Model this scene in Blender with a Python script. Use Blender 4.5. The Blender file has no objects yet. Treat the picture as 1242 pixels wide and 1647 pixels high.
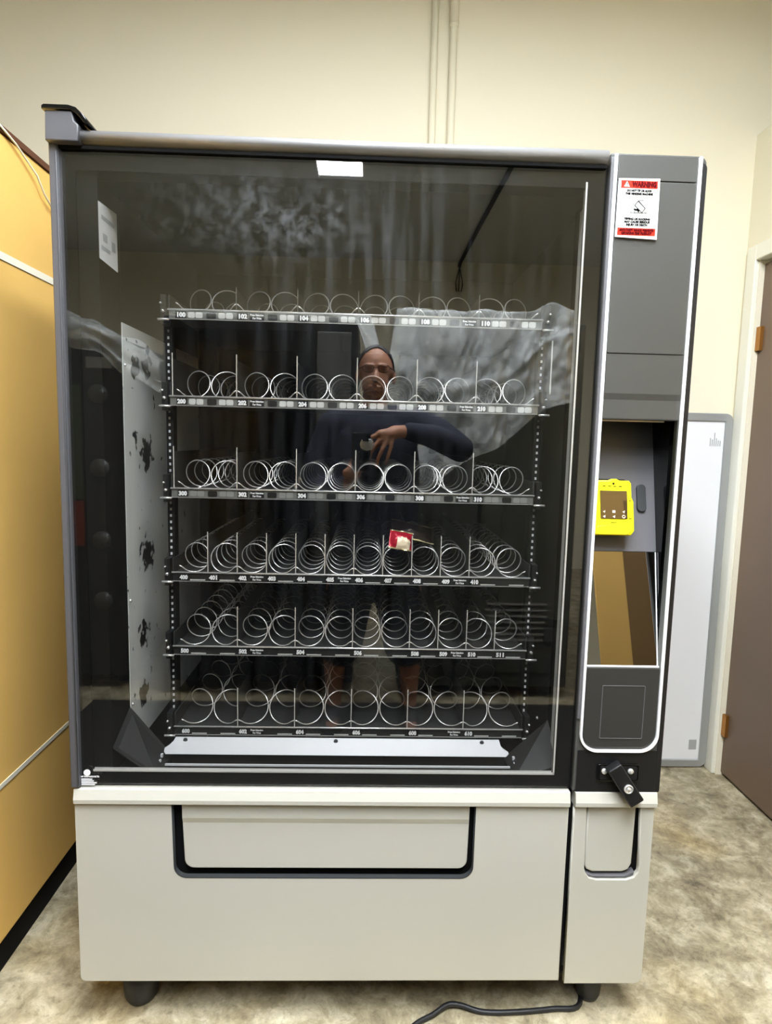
import bpy, bmesh, math, random
from mathutils import Vector, Matrix, noise

random.seed(7)
S = bpy.context.scene
COL = S.collection
PI = math.pi

# ------------------------------------------------------------------ camera
def make_camera():
    yaw, pitch, roll = 0.03006, 0.11272, -0.02381
    cy, sy, cp, sp = math.cos(yaw), math.sin(yaw), math.cos(pitch), math.sin(pitch)
    fwd = Vector((sy*cp, cy*cp, -sp)); right = Vector((cy, -sy, 0)); down = fwd.cross(right)
    cr, sr = math.cos(roll), math.sin(roll)
    r2 = right*cr + down*sr; d2 = down*cr - right*sr
    m = Matrix((r2, -d2, -fwd)).transposed().to_4x4()
    m.translation = (-0.0157, -1.2184, 1.2587)
    cam = bpy.data.cameras.new('camera'); o = bpy.data.objects.new('camera', cam); COL.objects.link(o)
    o.matrix_world = m
    cam.sensor_fit = 'VERTICAL'; cam.sensor_height = 36; cam.lens = 36*1003.29/1647
    cam.clip_start = 0.01
    S.camera = o
make_camera()
# ------------------------------------------------------------------ world / exposure
w = bpy.data.worlds.new('world'); S.world = w; w.use_nodes = True
w.node_tree.nodes['Background'].inputs[0].default_value = (0.02, 0.02, 0.02, 1)
S.view_settings.view_transform = 'Standard'; S.view_settings.look = 'None'
S.view_settings.gamma = 1; S.view_settings.use_curve_mapping = False
S.view_settings.exposure = -0.17
LAMP = 70.0                      # emission of the ceiling troffer's diffuser
S.cycles.max_bounces = 5; S.cycles.transparent_max_bounces = 14; S.cycles.adaptive_threshold = .03
S.cycles.caustics_reflective = False; S.cycles.caustics_refractive = False
CEIL = 3.0

# ------------------------------------------------------------------ helpers
def lin(c):
    return tuple(((v/255)/12.92 if v/255 <= .04045 else ((v/255+.055)/1.055)**2.4) for v in c) + (1,)

class NT:
    def __init__(s, name):
        s.m = bpy.data.materials.new(name); s.m.use_nodes = True
        s.t = s.m.node_tree; s.n = s.t.nodes
        s.b = s.n['Principled BSDF']; s.out = s.n['Material Output']
    def node(s, typ, **kw):
        n = s.n.new(typ)
        for k, v in kw.items():
            if k.startswith('i_'):
                n.inputs[int(k[2:]) if k[2:].isdigit() else k[2:]].default_value = v
            else: setattr(n, k, v)
        return n
    def link(s, a, b): s.t.links.new(a, b)

def mat(name, rgb, rough=.5, metal=0., spec=.5, bump=0., bscale=200., var=0., vscale=6., emit=None, estr=0, coat=0):
    t = NT(name); b = t.b
    c = lin(rgb)
    b.inputs['Base Color'].default_value = c
    b.inputs['Roughness'].default_value = rough; b.inputs['Metallic'].default_value = metal
    b.inputs['Specular IOR Level'].default_value = spec; b.inputs['Coat Weight'].default_value = coat
    if bump or var: tc = t.node('ShaderNodeTexCoord')
    if bump:
        nz = t.node('ShaderNodeTexNoise', i_Scale=bscale, i_Detail=3.)
        t.link(tc.outputs['Object'], nz.inputs['Vector'])
        bp = t.node('ShaderNodeBump', i_Strength=bump, i_Distance=.002)
        t.link(nz.outputs['Fac'], bp.inputs['Height']); t.link(bp.outputs['Normal'], b.inputs['Normal'])
    if var:
        n2 = t.node('ShaderNodeTexNoise', i_Scale=vscale, i_Detail=5.)
        t.link(tc.outputs['Object'], n2.inputs['Vector'])
        r = t.node('ShaderNodeValToRGB')
        r.color_ramp.elements[0].position = .3; r.color_ramp.elements[1].position = .7
        r.color_ramp.elements[0].color = tuple(v*(1-var) for v in c[:3])+(1,)
        r.color_ramp.elements[1].color = tuple(min(1, v*(1+var)) for v in c[:3])+(1,)
        t.link(n2.outputs['Fac'], r.inputs['Fac']); t.link(r.outputs['Color'], b.inputs['Base Color'])
    if emit:
        b.inputs['Emission Color'].default_value = lin(emit); b.inputs['Emission Strength'].default_value = estr
    return t.m

def schlick(t, f0):
    lw = t.node('ShaderNodeLayerWeight', i_Blend=.5)
    p = t.node('ShaderNodeMath', operation='POWER', i_1=5.); t.link(lw.outputs['Facing'], p.inputs[0])
    m = t.node('ShaderNodeMath', operation='MULTIPLY_ADD', i_1=1-f0, i_2=f0); t.link(p.outputs[0], m.inputs[0])
    return m.outputs[0]

def glass_mat(name, f0=.05, tint=(1, 1, 1, 1), haze=False):
    t = NT(name)
    t.n.remove(t.b)
    tr = t.node('ShaderNodeBsdfTransparent', i_Color=tint); gl = t.node('ShaderNodeBsdfGlossy', i_Roughness=0.)
    mx = t.node('ShaderNodeMixShader')
    t.link(schlick(t, f0), mx.inputs[0]); t.link(tr.outputs[0], mx.inputs[1]); t.link(gl.outputs[0], mx.inputs[2])
    last = mx
    if haze:                       # wiped smears and fingerprints left on the pane
        tc = t.node('ShaderNodeTexCoord')
        def blob(cx, cz, sx, sz):
            mp = t.node('ShaderNodeMapping', vector_type='POINT')
            mp.inputs['Location'].default_value = (-cx/sx, 0, -cz/sz); mp.inputs['Scale'].default_value = (1/sx, 0, 1/sz)
            t.link(tc.outputs['Object'], mp.inputs[0])
            g = t.node('ShaderNodeTexGradient', gradient_type='QUADRATIC_SPHERE'); t.link(mp.outputs[0], g.inputs[0])
            return g.outputs['Fac']
        def add(a, b_):
            n = t.node('ShaderNodeMath', operation='ADD'); t.link(a, n.inputs[0]); t.link(b_, n.inputs[1]); return n.outputs[0]
        def mul(a, b_):
            n = t.node('ShaderNodeMath', operation='MULTIPLY'); t.link(a, n.inputs[0])
            if isinstance(b_, float): n.inputs[1].default_value = b_
            else: t.link(b_, n.inputs[1])
            return n.outputs[0]
        n1 = t.node('ShaderNodeTexNoise', i_Scale=42., i_Detail=9., i_Roughness=.75)
        n2 = t.node('ShaderNodeTexNoise', i_Scale=5., i_Detail=4.)
        mp = t.node('ShaderNodeMapping'); mp.inputs['Scale'].default_value = (9, 1, .7); mp.inputs['Rotation'].default_value = (0, .12, 0)
        t.link(tc.outputs['Object'], mp.inputs[0]); t.link(tc.outputs['Object'], n1.inputs['Vector']); t.link(mp.outputs[0], n2.inputs['Vector'])
        def ramp(x, a, b_):
            r = t.node('ShaderNodeMapRange'); r.inputs['From Min'].default_value = a; r.inputs['From Max'].default_value = b_
            t.link(x, r.inputs['Value']); return r.outputs[0]
        f1 = mul(ramp(n1.outputs['Fac'], .46, .72), add(mul(blob(-.15, 1.665, .28, .12), .085), mul(blob(-.3, 1.69, .32, .18), .03)))
        f2 = mul(ramp(n2.outputs['Fac'], .48, .74), mul(blob(.0, 1.60, .5, .36), .028))
        f3 = mul(ramp(n2.outputs['Fac'], .35, .7), mul(blob(-.1, 1.1, .8, 1.2), .006))
        hz = add(add(f1, f2), f3)
        df = t.node('ShaderNodeBsdfDiffuse', i_Color=(.8, .85, .9, 1))
        m2 = t.node('ShaderNodeMixShader'); t.link(hz, m2.inputs[0]); t.link(mx.outputs[0], m2.inputs[1]); t.link(df.outputs[0], m2.inputs[2])
        last = m2
    t.link(last.outputs[0], t.out.inputs['Surface'])
    return t.m

def mirror_mat(name, base, f0, refl=(1, 1, 1, 1), rough=.02):
    t = NT(name); t.n.remove(t.b)
    d = t.node('ShaderNodeBsdfDiffuse', i_Color=lin(base)); g = t.node('ShaderNodeBsdfGlossy', i_Color=refl, i_Roughness=rough)
    mx = t.node('ShaderNodeMixShader'); t.link(schlick(t, f0), mx.inputs[0]); t.link(d.outputs[0], mx.inputs[1]); t.link(g.outputs[0], mx.inputs[2])
    t.link(mx.outputs[0], t.out.inputs['Surface'])
    return t.m

def plastic_mat(name):
    t = NT(name); b = t.b
    b.inputs['Base Color'].default_value = (.9, .92, .9, 1); b.inputs['Roughness'].default_value = .22
    tr = t.node('ShaderNodeBsdfTransparent', i_Color=(.93, .94, .92, 1))
    tc = t.node('ShaderNodeTexCoord'); nz = t.node('ShaderNodeTexNoise', i_Scale=5., i_Detail=6., i_Distortion=1.2)
    t.link(tc.outputs['Object'], nz.inputs['Vector'])
    mr = t.node('ShaderNodeMapRange'); mr.inputs['From Min'].default_value = .35; mr.inputs['From Max'].default_value = .75
    mr.inputs['To Min'].default_value = .12; mr.inputs['To Max'].default_value = .6
    t.link(nz.outputs['Fac'], mr.inputs['Value'])
    mx = t.node('ShaderNodeMixShader'); t.link(mr.outputs[0], mx.inputs[0]); t.link(tr.outputs[0], mx.inputs[1]); t.link(b.outputs[0], mx.inputs[2])
    t.link(mx.outputs[0], t.out.inputs['Surface'])
    return t.m

def floor_surface():
    t = NT('mottled concrete'); b = t.b
    tc = t.node('ShaderNodeTexCoord')
    def nz(scale, det, rough=.6, dist=0.):
        n = t.node('ShaderNodeTexNoise', i_Scale=scale, i_Detail=det, i_Roughness=rough, i_Distortion=dist)
        t.link(tc.outputs['Object'], n.inputs['Vector']); return n.outputs['Fac']
    def ramp(x, *el):
        r = t.node('ShaderNodeValToRGB')
        while len(r.color_ramp.elements) < len(el): r.color_ramp.elements.new(.5)
        for e, (p, c) in zip(r.color_ramp.elements, el): e.position = p; e.color = lin(c)
        t.link(x, r.inputs['Fac']); return r.outputs['Color']
    big = ramp(nz(3.2, 8, .72, .9), (.33, (100, 90, 70)), (.5, (160, 148, 116)), (.66, (212, 200, 168)))
    mid = ramp(nz(13, 10, .75, .4), (.34, (66, 58, 44)), (.5, (170, 158, 128)), (.66, (238, 230, 202)))
    ye = ramp(nz(2.2, 3), (.52, (255, 255, 255)), (.72, (228, 200, 126)))
    mx = t.node('ShaderNodeMix', data_type='RGBA', blend_type='MIX'); mx.inputs[0].default_value = .55
    t.link(big, mx.inputs[6]); t.link(mid, mx.inputs[7])
    m2 = t.node('ShaderNodeMix', data_type='RGBA', blend_type='MULTIPLY'); m2.inputs[0].default_value = .55
    t.link(mx.outputs[2], m2.inputs[6]); t.link(ye, m2.inputs[7])
    sp = ramp(nz(55, 4, .6), (.34, (70, 64, 52)), (.44, (255, 255, 255)), (.99, (255, 255, 255)))
    m3 = t.node('ShaderNodeMix', data_type='RGBA', blend_type='MULTIPLY'); m3.inputs[0].default_value = .3
    t.link(m2.outputs[2], m3.inputs[6]); t.link(sp, m3.inputs[7])
    t.link(m3.outputs[2], b.inputs['Base Color'])
    b.inputs['Roughness'].default_value = .45
    bp = t.node('ShaderNodeBump', i_Strength=.25, i_Distance=.004); t.link(nz(40, 6), bp.inputs['Height']); t.link(bp.outputs['Normal'], b.inputs['Normal'])
    return t.m

def scuffed_mat():
    t = NT('scuffed grey sheet metal'); b = t.b
    tc = t.node('ShaderNodeTexCoord')
    mask = None
    for (y, z, s) in ((.19, 1.41, .045), (.26, 1.42, .045), (.25, 1.215, .06), (.18, 1.25, .03), (.24, .985, .06), (.21, .80, .045), (.2, .66, .045)):
        mp = t.node('ShaderNodeMapping'); mp.inputs['Location'].default_value = (0, -y/s, -z/s); mp.inputs['Scale'].default_value = (0, 1/s, 1/s)
        t.link(tc.outputs['Object'], mp.inputs[0])
        g = t.node('ShaderNodeTexGradient', gradient_type='SPHERICAL'); t.link(mp.outputs[0], g.inputs[0])
        if mask is None: mask = g.outputs['Fac']
        else:
            a = t.node('ShaderNodeMath', operation='MAXIMUM'); t.link(mask, a.inputs[0]); t.link(g.outputs['Fac'], a.inputs[1]); mask = a.outputs[0]
    nz = t.node('ShaderNodeTexNoise', i_Scale=38., i_Detail=5.); t.link(tc.outputs['Object'], nz.inputs['Vector'])
    a = t.node('ShaderNodeMath', operation='MULTIPLY_ADD', i_1=.45); t.link(mask, a.inputs[0]); t.link(nz.outputs['Fac'], a.inputs[2])
    r = t.node('ShaderNodeValToRGB'); r.color_ramp.elements[0].position = .66; r.color_ramp.elements[1].position = .72
    r.color_ramp.elements[0].color = lin((222, 224, 218)); r.color_ramp.elements[1].color = lin((22, 22, 22))
    t.link(a.outputs[0], r.inputs['Fac']); t.link(r.outputs['Color'], b.inputs['Base Color']); b.inputs['Roughness'].default_value = .5
    return t.m

M = dict(
 wall=mat('cream wall paint', (238, 231, 206), .75, bump=.05, bscale=60),
 ceiling=mat('grey white ceiling tile', (206, 206, 200), .9, bump=.1, bscale=90),
 floor=floor_surface(),
 trimw=mat('white gloss door casing', (240, 238, 222), .4),
 door=mat('brown painted door', (116, 96, 78), .5, var=.05, vscale=3),
 brass=mat('brass hinge', (176, 122, 58), .35, metal=.8),
 card=mat('tan cardboard', (236, 190, 102), .8, bump=.08, bscale=30, var=.05, vscale=3),
 lid_shadow=mat('lid edge shadow brown', (92, 52, 26), .8),
 carddk=mat('brown card insert', (128, 98, 54), .8),  # plain darker brown for the strip on the rear carton
 strap=mat('white plastic strap', (244, 238, 214), .4),
 board=mat('white dry-erase surface', (240, 241, 241), .25),
 boardframe=mat('grey aluminium frame', (168, 170, 168), .4, metal=.4),
 mark=mat('faint grey print', (170, 172, 170), .7),
 black=mat('black powder coat', (24, 24, 25), .4),
 floor_shade=mat('unlit floor tone', (46, 44, 40), .9, spec=.2),
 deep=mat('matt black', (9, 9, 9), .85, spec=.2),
 frit=mat('black printed glass border', (17, 17, 16), .6, spec=.1),
 grey=mat('charcoal textured plastic', (69, 69, 65), .42, bump=.08, bscale=500, var=.04, vscale=4),
 greydk=mat('dark charcoal plastic', (48, 48, 45), .45, bump=.08, bscale=500),
 greylt=mat('lighter charcoal moulding', (98, 97, 99), .38),
 hinge=mat('slate grey casting', (84, 84, 87), .4),
 rail=mat('dark brushed aluminium', (150, 150, 150), .3, metal=.25),
 white=mat('white window highlight', (245, 245, 245), .35),
 chrome=mat('bright metal edge', (232, 230, 222), .25, metal=.35),
 silver=mat('champagne silver paint', (197, 195, 182), .36, metal=.12, bump=.03, bscale=900),
 silver2=mat('pale silver band paint', (208, 206, 193), .34, metal=.08),
 steel=mat('bright steel wire', (236, 235, 230), .24, metal=.6),
 alu=mat('pale aluminium bar', (214, 215, 216), .35),
 tray=mat('dark grey tray sheet', (52, 52, 51), .45, metal=.2),
 strip=mat('price strip reflection grey', (112, 112, 107), .28),
 stripdk=mat('price strip reflection dark', (40, 40, 39), .3),
 tab=mat('pale grey price window', (200, 200, 194), .3),
 tab2=mat('mid grey price window', (140, 140, 135), .3),
 labelk=mat('black label', (10, 10, 10), .5),
 ink=mat('black ink', (8, 8, 8), .8, spec=.1),
 whiteink=mat('white lettering', (246, 246, 244), .6),
 red=mat('warning red', (206, 44, 22), .6, spec=.2),
 darkred=mat('dark red ink', (84, 2, 6), .7, spec=.1),
 paper=mat('white paper', (222, 222, 218), .7, spec=.2),
 inner=mat('inner wall in darkness', (15, 15, 14), .7, spec=.2),
 innergrey=scuffed_mat(),
 yellow=mat('yellow plastic', (246, 240, 16), .38),
 yellow_shade=mat('yellow plastic shaded in the scoop', (206, 182, 12), .4),
 screen=mirror_mat('dark brown screen glass', (58, 44, 26), .10),
 icon=mat('pale screen icon', (236, 222, 196), .6),
 pocket=mat('dark slate rubber', (52, 54, 55), .45),
 glossblack=mat('gloss black plastic', (9, 9, 9), .12),
 window=mirror_mat('smoked mirror window', (8, 7, 5), .24, rough=.015),
 glass=glass_mat('door glass', .125, tint=(.95, .95, .945, 1), haze=True),
 pane=glass_mat('plain glass', .05),
 rubber=mat('black rubber', (28, 28, 29), .5),
 plastic=plastic_mat('clear wrapping film'),
 galv=mat('galvanised back sheet', (70, 72, 63), .5, metal=.15, var=.06, vscale=5),
 skin=mat('skin', (170, 120, 92), .5),
 hair=mat('cropped dark hair', (30, 22, 18), .6, bump=.5, bscale=400),
 navy=mat('navy jersey', (22, 26, 44), .85, bump=.2, bscale=120),
 shorts=mat('black shorts', (15, 15, 17), .85),
 phone=mat('black phone', (14, 14, 16), .2),
 glitter=mat('silver glitter', (226, 228, 230), .18, metal=.9, bump=1., bscale=260),
 lamp=mat('lamp diffuser', (255, 255, 255), .5, emit=(240, 246, 255), estr=LAMP),
 fixture=mat('white enamel', (238, 238, 234), .4),
 snackred=mat('red foil', (176, 22, 44), .25, metal=.2, bump=.4, bscale=60),
 snackcream=mat('cream print', (238, 220, 186), .4),
 snackdark=mat('dark foil', (34, 24, 20), .2, metal=.3, bump=.5, bscale=60),
 foil=mat('gold foil edge', (214, 200, 150), .25, metal=.7),
 shoe=mat('black shoe', (18, 18, 18), .6),
 sod=mat('dull green panel', (60, 66, 44), .4),  # plain dull green of the drinks machine's upper display panel
 sodred=mat('dull red panel', (110, 34, 22), .4),
)

class MB:
    def __init__(s): s.v = []; s.f = []; s.mi = []; s.cur = 0
    def add(s, vs, fs):
        o = len(s.v); s.v += [tuple(v) for v in vs]
        for f in fs: s.f.append(tuple(i+o for i in f)); s.mi.append(s.cur)
        return s
    def box(s, x0, x1, y0, y1, z0, z1):
        return s.add([(x0,y0,z0),(x1,y0,z0),(x1,y1,z0),(x0,y1,z0),(x0,y0,z1),(x1,y0,z1),(x1,y1,z1),(x0,y1,z1)],
                     [(3,2,1,0),(4,5,6,7),(0,1,5,4),(1,2,6,5),(2,3,7,6),(3,0,4,7)])
    def hexa(s, p):              # eight corners in the order of box()
        return s.add(p, [(3,2,1,0),(4,5,6,7),(0,1,5,4),(1,2,6,5),(2,3,7,6),(3,0,4,7)])
    def tube(s, pts, r, n=8, cap=True):
        pts = [Vector(p) for p in pts]; rs = r if isinstance(r, (list, tuple)) else [r]*len(pts)
        t0 = (pts[1]-pts[0]).normalized()
        up = Vector((0, 0, 1)) if abs(t0.z) < .9 else Vector((1, 0, 0))
        a = t0.cross(up).normalized(); vs = []; fs = []
        for i, p in enumerate(pts):
            t = (pts[min(i+1, len(pts)-1)] - pts[max(i-1, 0)]).normalized()
            a = (a - t*a.dot(t)).normalized(); b = t.cross(a)
            for k in range(n):
                an = 2*PI*k/n; vs.append(p + (a*math.cos(an) + b*math.sin(an))*rs[i])
        for i in range(len(pts)-1):
            for k in range(n):
                k2 = (k+1) % n; fs.append((i*n+k, i*n+k2, (i+1)*n+k2, (i+1)*n+k))
        if cap:
            fs.append(tuple(range(n))[::-1]); fs.append(tuple((len(pts)-1)*n+k for k in range(n)))
        return s.add(vs, fs)
    def lathe(s, prof, c=(0, 0, 0), n=24, axis='z', ex=1.):
        vs = []; fs = []
        for (r, h) in prof:
            for k in range(n):
                a = 2*PI*k/n; x, y = r*math.cos(a)*ex, r*math.sin(a)
                if axis == 'z': vs.append((c[0]+x, c[1]+y, c[2]+h))
                else: vs.append((c[0]+x, c[1]-h, c[2]+y))          # axis points to -y
        for i in range(len(prof)-1):
            for k in range(n):
                k2 = (k+1) % n; fs.append((i*n+k, i*n+k2, (i+1)*n+k2, (i+1)*n+k))
        fs.append(tuple(range(n))[::-1]); fs.append(tuple((len(prof)-1)*n+k for k in range(n)))
        return s.add(vs, fs)
    def prism_x(s, prof, x0, x1):     # closed profile of (y,z), counter-clockwise seen from +x
        n = len(prof)
        vs = [(x0, y, z) for y, z in prof] + [(x1, y, z) for y, z in prof]
        fs = [(i, (i+1) % n, n+(i+1) % n, n+i) for i in range(n)] + [tuple(range(n))[::-1], tuple(range(n, 2*n))]
        return s.add(vs, fs)
    def grid(s, fn, nu, nv):
        vs = [fn(i/nu, j/nv) for j in range(nv+1) for i in range(nu+1)]
        fs = [(j*(nu+1)+i, j*(nu+1)+i+1, (j+1)*(nu+1)+i+1, (j+1)*(nu+1)+i) for j in range(nv) for i in range(nu)]
        return s.add(vs, fs)
    def sphere(s, c, rx, ry=None, rz=None, n=16, m=10):
        ry = ry or rx; rz = rz or rx
        vs = [(c[0], c[1], c[2]-rz)]
        for j in range(1, m):
            p = -PI/2 + PI*j/m
            for k in range(n):
                a = 2*PI*k/n; vs.append((c[0]+rx*math.cos(p)*math.cos(a), c[1]+ry*math.cos(p)*math.sin(a), c[2]+rz*math.sin(p)))
        vs.append((c[0], c[1], c[2]+rz)); fs = []
        for k in range(n): fs.append((0, 1+(k+1) % n, 1+k))
        for j in range(m-2):
            for k in range(n):
                k2 = (k+1) % n; fs.append((1+j*n+k, 1+j*n+k2, 1+(j+1)*n+k2, 1+(j+1)*n+k))
        o = 1+(m-2)*n
        for k in range(n): fs.append((o+k, o+(k+1) % n, len(vs)-1))
        return s.add(vs, fs)
    def mesh(s, name, mats, smooth=False):
        me = bpy.data.meshes.new(name); me.from_pydata(s.v, [], s.f)
        for m_ in (mats if isinstance(mats, (list, tuple)) else [mats]): me.materials.append(M[m_])
        for p, i in zip(me.polygons, s.mi): p.material_index = i; p.use_smooth = smooth
        me.update(); return me
    def build(s, name, mats, parent=None, smooth=False, bevel=0, seg=2, loc=None, fix=False):
        me = s.mesh(name, mats, smooth)
        if fix:
            bm = bmesh.new(); bm.from_mesh(me); bmesh.ops.recalc_face_normals(bm, faces=bm.faces); bm.to_mesh(me); bm.free()
        return link(name, me, parent, bevel, seg, loc)

def link(name, me, parent=None, bevel=0, seg=2, loc=None):
    o = bpy.data.objects.new(name, me); COL.objects.link(o)
    if parent: o.parent = parent
    if loc: o.location = loc
    if bevel:
        b = o.modifiers.new('bevel', 'BEVEL'); b.width = bevel; b.segments = seg; b.limit_method = 'ANGLE'; b.angle_limit = .6
    return o
def empty(name, loc=(0, 0, 0)):
    o = bpy.data.objects.new(name, None); COL.objects.link(o); o.location = loc; o.empty_display_size = .1; return o
def tag(o, label, cat, group=None):
    o['label'] = label; o['category'] = cat
    if group: o['group'] = group
    return o
def struct(o, label=None, cat=None):
    o['kind'] = 'structure'
    if label: o['label'] = label
    if cat: o['category'] = cat
    return o

def rrect(x0, x1, z0, z1, r=0., n=6):     # corner radii: bl, br, tr, tl
    rr = r if isinstance(r, (list, tuple)) else (r,)*4
    out = []
    for (cx, cz, a0, q) in ((x0, z0, PI, rr[0]), (x1, z0, 1.5*PI, rr[1]), (x1, z1, 0, rr[2]), (x0, z1, .5*PI, rr[3])):
        sx = 1 if cx == x0 else -1; sz = 1 if cz == z0 else -1
        if q <= 0: out.append((cx, cz)); continue
        for i in range(n+1):
            a = a0 + .5*PI*i/n; out.append((cx+sx*q+q*math.cos(a), cz+sz*q+q*math.sin(a)))
    return out
def circ(cx, cz, r, n=20): return [(cx+r*math.cos(2*PI*i/n), cz+r*math.sin(2*PI*i/n)) for i in range(n)]

def flat_mesh(name, loops, y0, y1, m, bev=0.):
    """outline(s) in (x,z), holes as further loops, thickness from y0 (front) to y1"""
    cu = bpy.data.curves.new(name, 'CURVE'); cu.dimensions = '2D'; cu.fill_mode = 'BOTH'
    for lp in loops:
        sp = cu.splines.new('POLY'); sp.points.add(len(lp)-1)
        for p, (x, z) in zip(sp.points, lp): p.co = (x, z, 0, 1)
        sp.use_cyclic_u = True
    cu.extrude = max((y1-y0)/2-bev, 0); cu.bevel_depth = bev; cu.bevel_resolution = 2; cu.offset = -bev
    ob = bpy.data.objects.new(name, cu); me = bpy.data.meshes.new_from_object(ob)
    bpy.data.objects.remove(ob); bpy.data.curves.remove(cu)
    ym = (y0+y1)/2
    for v in me.vertices: x, y, z = v.co; v.co = (x, ym - z, y)
    me.materials.clear(); me.materials.append(M[m]); me.name = name; me.update()
    return me
def plate(name, loops, y0, y1, m, parent=None, bev=0., loc=None):
    return link(name, flat_mesh(name, loops, y0, y1, m, bev), parent, loc=loc)

def text_mesh(txt, size, m, bold=0., align='LEFT', sp=1.):
    cu = bpy.data.curves.new('lettering', 'FONT'); cu.body = txt; cu.size = size; cu.align_x = align; cu.offset = bold
    cu.extrude = .0002; cu.space_character = sp; cu.resolution_u = 2
    ob = bpy.data.objects.new('lettering', cu); me = bpy.data.meshes.new_from_object(ob)
    bpy.data.objects.remove(ob); bpy.data.curves.remove(cu)
    for v in me.vertices: x, y, z = v.co; v.co = (x, -z, y)
    me.materials.clear(); me.materials.append(M[m]); me.update(); return me
def text(name, txt, size, x, y, z, m, parent, bold=0., align='LEFT', sp=1., width=None):
    me = text_mesh(txt, size, m, bold, align, sp)
    if width:
        xs = [v.co.x for v in me.vertices]; k = width/max(1e-6, max(xs)-min(xs))
        for v in me.vertices: v.co.x *= k
    return link(name, me, parent, loc=(x, y, z))

# ------------------------------------------------------------------ the room
W = MB().box(-3, 3, 1.13, 1.25, 0, CEIL); struct(W.build('wall_back', 'wall'))
struct(MB().box(-3, 3, -5.15, -5.03, 0, CEIL).build('wall_front', 'wall'))
struct(MB().box(-3.12, -3, -5.15, 1.25, 0, CEIL).build('wall_left', 'wall'))
struct(MB().box(3, 3.12, -5.15, 1.25, 0, CEIL).build('wall_far_right', 'wall'))
struct(MB().box(-3.12, 3.12, -5.15, 1.25, -.1, 0).build('floor', 'floor'))
struct(MB().box(-3.12, 3.12, -5.15, 1.25, CEIL, CEIL+.1).build('ceiling', 'ceiling'))
# partition with the brown door, lower than the room
PX = 1.36
pw = MB().box(PX, PX+.14, 1.045, 1.13, 0, 2.385).box(PX, PX+.14, -.25, 1.045, 1.945, 2.385).box(PX, PX+.14, -.25, .10, 0, 1.945)
struct(pw.build('wall_right', 'wall'))
tr = MB().box(PX-.014, PX+.03, 1.05, 1.105, 0, 1.985).box(PX-.014, PX+.03, .08, 1.05, 1.93, 1.985).box(PX-.014, PX+.03, .05, .105, 0, 1.985)
struct(tr.build('trim_1', 'trimw', bevel=.004))
stop = MB().box(PX+.03, PX+.075, 1.03, 1.06, 0, 1.93).box(PX+.03, PX+.075, .1, 1.05, 1.915, 1.93)
d = empty('door_1', (PX+.02, 1.05, 0)); struct(d)
MB().box(0, .04, -.94, -.002, .012, 1.918-.0).build('door_slab', 'door', d, bevel=.002)
for z in (.205, 1.655):
    h = MB().tube([(-.012, .006, z-.045), (-.012, .006, z+.045)], .008, 10); h.box(-.012, .004, -.03, .034, z-.042, z+.042)
    h.tube([(-.012, .006, z+.045), (-.012, .006, z+.055)], [.006, .003], 10)
    h.build('hinge', 'brass', d)
MB().tube([(-.0, -.87, .95), (-.05, -.87, .95)], .012, 12).sphere((-.06, -.87, .95), .028).build('door_handle', 'brass', d, True)
# surface conduits
for k, (x, r) in enumerate(((.184, .0115), (.250, .0125))):
    c = empty('conduit', (x, 1.115, 0))
    tag(c, ('thinner left-hand cream conduit running up the back wall', 'right-hand cream conduit with a coupling on the back wall')[k], 'conduit', 'painted wall conduits')
    MB().tube([(0, 0, .3), (0, 0, CEIL)], r, 14).build('pipe', 'wall', c, True)
    if k: MB().tube([(0, 0, 2.70), (0, 0, CEIL-.01)], r*1.32, 14).tube([(0, 0, 2.693), (0, 0, 2.70)], r*1.2, 14).build('coupling', 'wall', c, True)
    MB().box(-.029, .029, -.04, .015, .22, .32).build('junction_box', 'wall', c, bevel=.004)

# ceiling fixtures: first one mirrored in the glass, others unseen, added for brightness
def fixture(x, y, label):
    fx = empty('ceiling_light', (x, y, CEIL)); tag(fx, label, 'ceiling light', 'ceiling lights in a row')
    MB().box(-.15, .15, -.63, .63, -.075, 0).build('housing', 'fixture', fx, bevel=.006)
    MB().box(-.135, .135, -.61, .61, -.083, -.0755).build('diffuser', 'lamp', fx)
    for i in range(13):
        yy_ = -.6+i*.1
        MB().box(-.14, .14, yy_-.002, yy_+.002, -.088, -.0835).build('louvre_blade', 'fixture', fx)
    for s_ in (-1, 1): MB().box(s_*.143-.004, s_*.143+.004, -.62, .62, -.090, -.076).build('side_rail', 'fixture', fx)
fixture(-.225, -2.32, 'fluorescent ceiling light whose far end shows in the top of the glass')
fixture(-.225, -.85, 'unseen fluorescent ceiling light straight above the gap before the machine')
fixture(.62, -.85, 'unseen fluorescent ceiling light towards the brown door')
fixture(.28, -1.62, 'unseen fill light added above the person taking the picture')  # unseen extra light, added to brighten the left carton

# ------------------------------------------------------------------ cardboard carton on the left
cb = empty('cardboard_carton', (-1.17, .37, 0)); tag(cb, 'tall tan cardboard carton on a black pallet left of the machine', 'carton')
X1, Y0, Y1 = .33, -.62, .62
MB().box(-.33, X1, Y0, Y1, .085, 1.915).build('carton_body', 'card', cb, bevel=.006)
MB().box(-.34, X1+.004, Y0-.01, Y1+.01, 1.9155, 1.93).build('lid_edge_shadow', 'lid_shadow', cb)  # rim coloured dark brown as the shadow along the carton's top edge
def strapband(z, th):
    m_ = MB(); e = .002
    m_.box(X1, X1+e, Y0-e, Y1+e, z-th, z+th); m_.box(-.33-e, X1, Y0-e, Y0, z-th, z+th); m_.box(-.33-e, X1, Y1, Y1+e, z-th, z+th); m_.box(-.33-e, -.33, Y0, Y1, z-th, z+th)
    return m_
strapband(1.648, .0085).build('strap', 'strap', cb); strapband(.455, .0055).build('strap', 'strap', cb)
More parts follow.
